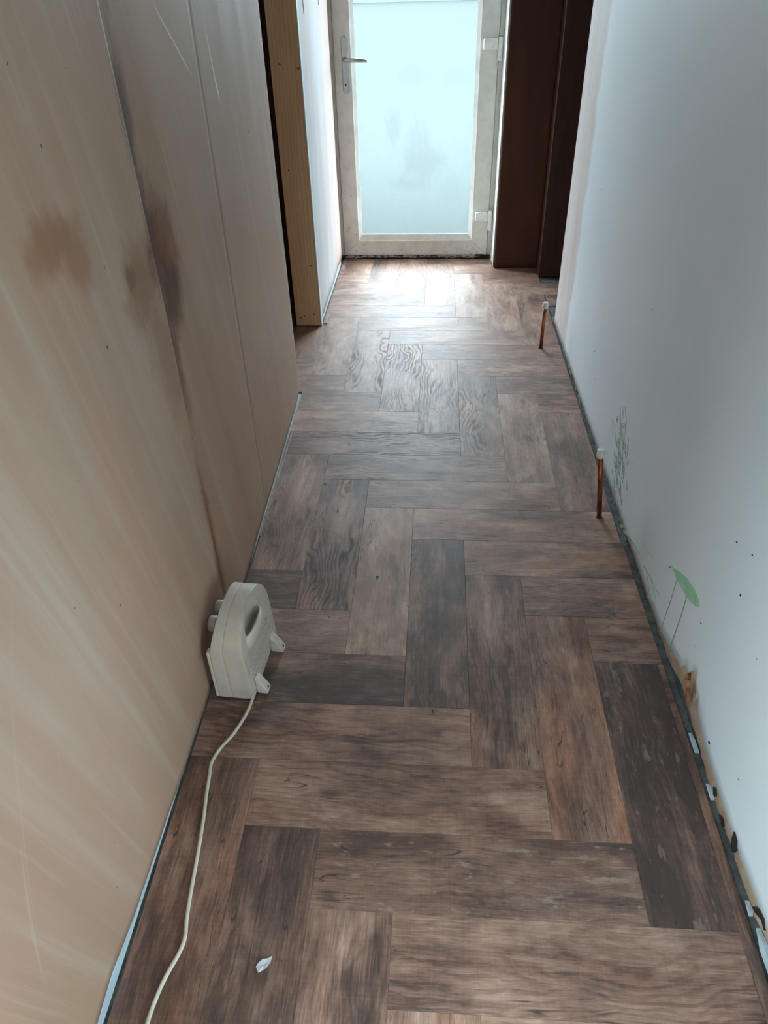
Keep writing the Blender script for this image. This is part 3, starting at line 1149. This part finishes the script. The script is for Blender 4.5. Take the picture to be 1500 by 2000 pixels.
def under(o, par):
    o.parent = par      # the part's own origin is the world origin
    return o


under(tube('spindle_collar', M['steel'], None, [(HX, SY - .009, HZ), (HX, SY - .026, HZ)], [.0105, .009], 16), plate)
under(tube('lever', M['steel'], None, [(HX, SY - .020, HZ), (HX, SY - .040, HZ), (HX + .006, SY - .049, HZ), (HX + .02, SY - .052, HZ - .0005), (HX + .07, SY - .052, HZ - .002), (HX + .113, SY - .050, HZ - .004)],
           [.0085, .0085, .0088, .0085, .008, .0075], 12), plate)
for dz, r_, mt in ((.105, .005, 'steel'), (-.112, .005, 'steel'), (-.083, .0042, 'hole')):
    under(tube('keyhole' if mt == 'hole' else 'screw', M[mt], None, [(HX, SY - .0085, .957 + dz - .012), (HX, SY - .0105, .957 + dz - .012)], r_, 12), plate)

# flag hinges
for hz in (1.022, .231, 1.80):
    h = adopt(box('hinge', M['white_plastic'], None, .409, .478, SY - .026, SY - .0002, hz - .026, hz + .022, bevel=.006, seg=3), door)
    under(box('hinge_pin', M['white_plastic'], None, .4785, .499, SY - .030, FY - .0005, hz - .070, hz + .026, bevel=.003), h)
# specks of dirt on the sash
for a, b in ((-.263, .34), (-.245, .135), (-.049, .083), (-.29, .155), (-.283, .17)):
    adopt(tube('dirt_speck', M['dark'], None, [(a, SY - .0001, b), (a, SY - .001, b)], .0026, 8), door)
adopt(box('torn_seal', M['hole'], None, .418, .468, SY - .006, SY - .0003, .016, .024), door)

# ------------------------------------------------------------------ rest of the shell
ceiling = box('ceiling', M['ceil'], None, -2.1, 2.3, -5.1, 1.235, CEIL + .001, CEIL + .1)
struct(ceiling, 'plain ceiling over the hallway', 'ceiling')
# the wider hall the viewer stands in, with a window in each end wall
HX0, HX1, HB = -1.6, 2.1, -5.0
WZ0, WZ1, WY0, WY1 = .45, 1.78, -4.35, -3.25
wb = box('wall_back', M['ceil'], None, HX0, HX1, HB - .1, HB, -.003, CEIL)
struct(wb, 'plain wall behind the viewer', 'wall')
wl = box('wall_hall_front', M['ceil'], None, HX0, -.4245, -2.75, -2.65, -.003, CEIL, .8725, HX1, -2.75, -2.65, -.003, CEIL)
struct(wl, 'plain walls either side of the hallway mouth behind the viewer', 'wall')
for k, (xa, xb) in enumerate(((HX0 - .12, HX0 - .001), (HX1 + .001, HX1 + .12))):
    e = box('wall_hall_' + ('left', 'right')[k], M['ceil'], None, xa, xb, HB, WY0, -.003, CEIL, xa, xb, WY1, -2.65, -.003, CEIL, xa, xb, WY0, WY1, -.003, WZ0, xa, xb, WY0, WY1, WZ1, CEIL)
    struct(e, 'plain end wall of the hall behind the viewer with a window', 'wall')
    xm = (xa + xb) / 2
    w_ = empty('window_%d' % (k + 1), (xm, (WY0 + WY1) / 2, WZ0))
    struct(w_, 'white framed clear window in the end wall of the hall', 'window')
    for b in ((WY0, WY0 + .05, WZ0, WZ1), (WY1 - .05, WY1, WZ0, WZ1), (WY0 + .051, WY1 - .051, WZ0, WZ0 + .05), (WY0 + .051, WY1 - .051, WZ1 - .05, WZ1)):
        child_box('window_frame', M['upvc'], w_, xm - .03, xm + .03, b[0] + .0005, b[1] - .0005, b[2] + .0005, b[3] - .0005)
    bm = bmesh.new()
    bm.faces.new([bm.verts.new((xm, y_, z_)) for y_, z_ in ((WY0 + .045, WZ0 + .045), (WY1 - .045, WZ0 + .045), (WY1 - .045, WZ1 - .045), (WY0 + .045, WZ1 - .045))])
    adopt(link('pane', bm_mesh(bm, 'pane'), M['clear']), w_)
fh = box('floor_hall', M['slab'], None, HX0, -.601, HB, -2.65, -.12, -.0032, 1.001, HX1, HB, -2.65, -.12, -.0032)
struct(fh, 'bare grey screed of the hall behind the viewer', 'floor')

# unlit rooms off the two openings
wall_room_l = box('wall_side_room_left', M['room'], None, -2.0, -1.92, -1.6, 1.1452, -.02, CEIL, -1.92, -.4235, -1.6, -1.52, -.02, CEIL)
struct(wall_room_l, 'walls of the unlit room through the left-hand opening', 'wall')
wall_room_r = box('wall_side_room_right', M['room'], None, 1.92, 2.0, -1.6, 1.1452, -.02, CEIL, .8715, 1.92, -1.6, -1.52, -.02, CEIL)
struct(wall_room_r, 'walls of the unlit room through the right-hand opening', 'wall')
fl = box('floor_left_room', M['slab'], None, -2.0, -.601, -1.6, 1.144, -.12, -.0032)
struct(fl, 'bare floor of the unlit room through the left-hand opening', 'floor')
fr = box('floor_right_room', M['slab'], None, 1.001, 2.0, -1.6, 1.144, -.12, -.0032)
struct(fr, 'bare floor of the unlit room through the right-hand opening', 'floor')
skyshade = box('skyshade', M['room'], None, -1.2, 1.4, 1.236, 2.70, 2.16, 2.24)  # unseen slab added to cut skylight on the floor by the door
struct(skyshade, 'added canopy outside over the glazed door', 'skyshade')
gd = box('ground', M['ground'], None, -30, 30, 1.245, 36, -.35, -.15, -30, -2.11, -30, 1.244, -.35, -.15, 2.31, 30, -30, 1.244, -.35, -.15)
hd = box('backdrop', M['backdrop'], None, -30, 30, 36.0, 37, -.35, 2.2)  # added behind the yard so the frosted pane stays evenly bright
struct(hd, 'dark hedge added at the far end of the yard to keep the frosted pane even', 'backdrop')
struct(gd, 'dark yard outside the doors', 'ground')

# ------------------------------------------------------------------ fan heater
HC = (-.232, -1.843)
HYAW = math.radians(-4)
HW = .104
heater = empty('fan_heater', (HC[0], HC[1], .0))
tag(heater, 'cream white plastic fan heater with two knobs standing against the plaster wall', 'heater')


def hx_front(z):
    return -.268 + .015 * smoothstep(.135, .235, z)


def hx_rear(z):
    return -.186 - .013 * (z / .225) ** 1.5


def arch_outline(n=22):
    """upright sides, a soft shoulder, then an arched top; (y offset, z)"""
    pts = [(-HW, .004), (-HW, .06), (-HW, .105), (-HW, .124)]
    for k in range(1, n):
        a = math.pi * k / n
        pts.append((-HW * math.copysign(abs(math.cos(a)) ** .85, math.cos(a)), .124 + .101 * math.sin(a) ** .9))
    pts += [(HW, .124), (HW, .105), (HW, .06), (HW, .004)]
    return pts


AO = arch_outline()


def shell(name, s0, s1, nx, bev):
    bm = bmesh.new()
    R = []
    for i in range(nx + 1):
        s = s0 + (s1 - s0) * i / nx
        R.append([bm.verts.new((hx_front(b) + (hx_rear(b) - hx_front(b)) * s, HC[1] + a, b)) for a, b in AO])
    n = len(AO)
    for A, B in zip(R, R[1:]):
        for k in range(n):
            f = bm.faces.new((A[k], A[(k + 1) % n], B[(k + 1) % n], B[k]))
            f.smooth = k < n - 1
    # fan-filled ends so that the leaning faces stay clean
    for ring_, fl in ((R[0], 0), (R[-1], 1)):
        for k in range(n // 2):
            a, b = ring_[k], ring_[k + 1]
            c, d = ring_[n - 2 - k], ring_[n - 1 - k]
            vs_ = [a, b, c, d] if len({a, b, c, d}) == 4 else list(dict.fromkeys([a, b, c, d]))
            if len(vs_) >= 3:
                bm.faces.new(vs_)
    o = link(name, bm_mesh(bm, name), M['heater'], None, bevel=bev, seg=3)
    o.modifiers['bevel'].angle_limit = math.radians(50)
    return o


def apply_mods(o):
    dg = bpy.context.evaluated_depsgraph_get()
    me = bpy.data.meshes.new_from_object(o.evaluated_get(dg))
    o.modifiers.clear()
    o.data = me
    return o


def half_disc(cx_, cy_, rx, ry, n=24):
    return [(cx_ + rx * math.cos(a), cy_ + ry * math.sin(a)) for a in (-math.pi / 2 + math.pi * k / n for k in range(n + 1))]


GY = HC[1] - .012
front = adopt(shell('front_shell', 0, .385, 5, .0022), heater)
rear = shell('rear_shell', .390, 1, 7, .0030)
# finger grip: a lobe that swells out of the back below the crown, scooped out
bm = bmesh.new()
NL = 28
prof = [(.120, .30), (.128, .72), (.142, .96), (.160, 1.0), (.172, .97), (.179, .88)]
rings_ = []
for zz, k_ in prof:
    rr = []
    for k in range(NL + 1):
        a = -math.pi / 2 + math.pi * k / NL
        rr.append(bm.verts.new((-.212 + .038 * k_ * math.cos(a), GY + .064 * math.sin(a) * (.6 + .4 * k_), zz - .020 * math.sin(a) ** 2)))
    rings_.append(rr)
for A, B in zip(rings_, rings_[1:]):
    for k in range(NL):
        f = bm.faces.new((A[k], A[k + 1], B[k + 1], B[k]))
        f.smooth = True
    bm.faces.new((A[0], B[0], B[-1], A[-1]))
bm.faces.new(rings_[0])
bm.faces.new(rings_[-1])
bmesh.ops.triangulate(bm, faces=[f for f in bm.faces if len(f.verts) > 4])
lobe = link('handle', bm_mesh(bm, 'handle'), M['heater'])
bm = bmesh.new()
bmesh.ops.create_uvsphere(bm, u_segments=48, v_segments=24, radius=1)
for v in bm.verts:
    v.co = Vector((-.1960 + v.co.x * .0145, GY + v.co.y * .049, .192 + v.co.z * .042 - .020 * v.co.y ** 2))
cut = link('grip_cutter', bm_mesh(bm, 'grip_cutter'), M['heater'])
for o in (rear, lobe):
    bo = o.modifiers.new('grip', 'BOOLEAN')
    bo.operation = 'DIFFERENCE'
    bo.solver = 'EXACT'
    bo.object = cut
bpy.context.view_layer.update()
apply_mods(rear)
apply_mods(lobe)
bpy.data.objects.remove(cut)
adopt(rear, heater)
adopt(lobe, heater)
adopt(prism('seam', M['heater'], None, [(HC[1] + a * .985, .006 + b * .975) for a, b in AO], 'x', -.2366, -.2362), heater)
# control panel: raised ends and foot round the recessed knob panel
Y0, Y1 = HC[1] - HW, HC[1] + HW
for nm, b in (('panel_end', (-.2765, -.2683, Y0, Y0 + .018, .004, .150)), ('panel_end', (-.2765, -.2683, Y1 - .022, Y1, .004, .160)), ('panel_foot', (-.2765, -.2683, Y0 + .0183, Y1 - .0223, .004, .10))):
    adopt(box(nm, M['heater'], None, *b, bevel=.003, seg=3), heater)
for yy in (-1.806, -1.858):
    adopt(tube('knob', M['heater'], None, [(-.268, yy, .150), (-.2735, yy, .150), (-.2737, yy, .150), (-.294, yy, .150), (-.296, yy, .150)], [.009, .009, .0195, .0190, .0165], 28), heater)
# rear air inlet: slats following the leaning back
for k in range(10):
    z = .022 + k * .0098
    x_ = hx_rear(z)
    adopt(box('grille_slat', M['heater'], None, x_ - .0005, x_ + .0022, Y0 + .020, Y1 - .020, z, z + .0056, bevel=.0008), heater)
# feet with screw holes
for yy, ln in ((-1.785, 1.0), (-1.913, .86)):
    xr_ = hx_rear(.02) + .0004
    f = adopt(prism('foot', M['heater'], None, [(xr_, .0005), (xr_, .052), (xr_ + .012 * ln, .042), (xr_ + .023 * ln, .024), (xr_ + .030 * ln, .012), (xr_ + .0325 * ln, .0055), (xr_ + .032 * ln, .0005)], 'y', yy - .0125, yy + .0125, bevel=.005, seg=3), heater)
    o = tube('screw_hole', M['hole'], None, [(xr_ + .0255 * ln, yy, .013), (xr_ + .0305 * ln, yy, .0145)], .0026, 10)
    o.parent = f
adopt(box('base', M['heater'], None, -.262, -.19, Y0 + .004, Y1 - .004, .0008, .0038), heater)
# mains cord
CP = [(-.197, -1.944, .016), (-.1965, -1.953, .009), (-.199, -1.968, .005), (-.205, -1.998, .0042), (-.221, -2.046, .0042), (-.240, -2.082, .0042), (-.250, -2.118, .0042), (-.2465, -2.150, .0042), (-.242, -2.19, .0042),
      (-.234, -2.244, .0042), (-.226, -2.317, .0042), (-.220, -2.383, .0042), (-.215, -2.428, .0042), (-.209, -2.460, .0042), (-.211, -2.485, .0042), (-.223, -2.523, .0042), (-.230, -2.557, .0042), (-.233, -2.60, .0042),
      (-.23, -2.70, .0042), (-.21, -2.85, .0042), (-.16, -3.05, .0042), (-.05, -3.2, .0042)]


def spline(P_, n=8):
    P_ = [Vector(p) for p in P_]
    out = []
    for i in range(len(P_) - 1):
        p0, p1, p2, p3 = P_[max(i - 1, 0)], P_[i], P_[i + 1], P_[min(i + 2, len(P_) - 1)]
        for k in range(n):
            q = k / n
            out.append(.5 * ((2 * p1) + (p2 - p0) * q + (2 * p0 - 5 * p1 + 4 * p2 - p3) * q * q + (3 * p1 - p0 - 3 * p2 + p3) * q ** 3))
    out.append(P_[-1])
    return out


def unyaw(p):
    d = Matrix.Rotation(-HYAW, 3, 'Z') @ Vector((p[0] - HC[0], p[1] - HC[1], p[2]))
    return (d.x + HC[0], d.y + HC[1], d.z)


tag(adopt(tube('cord', M['cord'], None, [unyaw(p) for p in spline(CP)], .0036, 12), heater), 'cream mains cord trailing along the floor')
heater.rotation_euler.z = HYAW

# ------------------------------------------------------------------ copper pipes
PIPES = [('copper pipe stub with white cap nearest the glazed door', (.661, -.033), (.661, -.033, .205)),
         ('copper pipe stub with white cap beside the green brush marks', (.709, -1.227), (.678, -1.227, .240))]
for lab, b, tp in PIPES:
    r0 = empty('copper_pipe', (b[0], b[1], 0))
    tag(r0, lab, 'pipe', 'capped heating pipe stubs')
    B0 = Vector((b[0], b[1], .0003))
    T0 = Vector(tp)
    d = (T0 - B0).normalized()
    L = (T0 - B0).length
    adopt(tube('pipe', M['copper'], None, [B0, B0 + d * (L - .020)], .0075, 20), r0)
    adopt(tube('collar', M['slab'], None, [B0, B0 + Vector((0, 0, .0022))], [.0102, .0085], 20), r0)
    e0 = B0 + d * (L - .026)
    adopt(tube('cap', M['white_plastic'], None, [e0, e0 + d * .001, e0 + d * .014, e0 + d * .0145, e0 + d * .023, e0 + d * .026], [.0105, .0122, .0122, .0108, .0108, .009], 22), r0)

# ------------------------------------------------------------------ scraps on the floor
bm = bmesh.new()
PS = [(-.076, -2.501), (-.069, -2.511), (-.0625, -2.505), (-.057, -2.503), (-.052, -2.493), (-.0505, -2.483), (-.0545, -2.486), (-.058, -2.4875), (-.066, -2.489), (-.073, -2.495)]
cv = bm.verts.new((-.063, -2.496, .0015))
vv = [bm.verts.new((a, b, .0009 + .004 * abs(math.sin(i * 1.7)))) for i, (a, b) in enumerate(PS)]
for i in range(len(vv)):
    bm.faces.new((cv, vv[i], vv[(i + 1) % len(vv)]))
o = link('paper_scrap', bm_mesh(bm, 'paper_scrap'), M['paper'])
sd = o.modifiers.new('thickness', 'SOLIDIFY')
sd.thickness = .0005
tag(o, 'small torn white paper scrap lying on the brown planks', 'scrap')
o = prism('plastic_sliver', M['steel'], None, [(-.117, -2.519), (-.1165, -2.5195), (-.110, -2.506), (-.1112, -2.5055)], 'z', .0003, .0016)
tag(o, 'thin grey sliver on the planks beside the torn paper scrap', 'scrap')
for a, b in [(.216, .353), (.311, .261), (-.084, -1.219), (.217, -1.959), (-.142, -1.077), (-.088, -.834), (.060, -1.518)]:
    bm = bmesh.new()
    bmesh.ops.create_icosphere(bm, subdivisions=1, radius=.0024)
    for v in bm.verts:
        v.co = Vector((v.co.x * (2.2 if b == -1.518 else 1.1), v.co.y * .9, v.co.z * .6)) * rnd.uniform(.8, 1.2) + Vector((0, 0, .0014))
    o = link('dirt_crumb', bm_mesh(bm, 'dirt_crumb'), M['dark'])
    o.location = (a, b, .0002)
    tag(o, 'tiny dark crumb of dirt lying on the floor planks', 'crumb', 'dark crumbs on the floor')
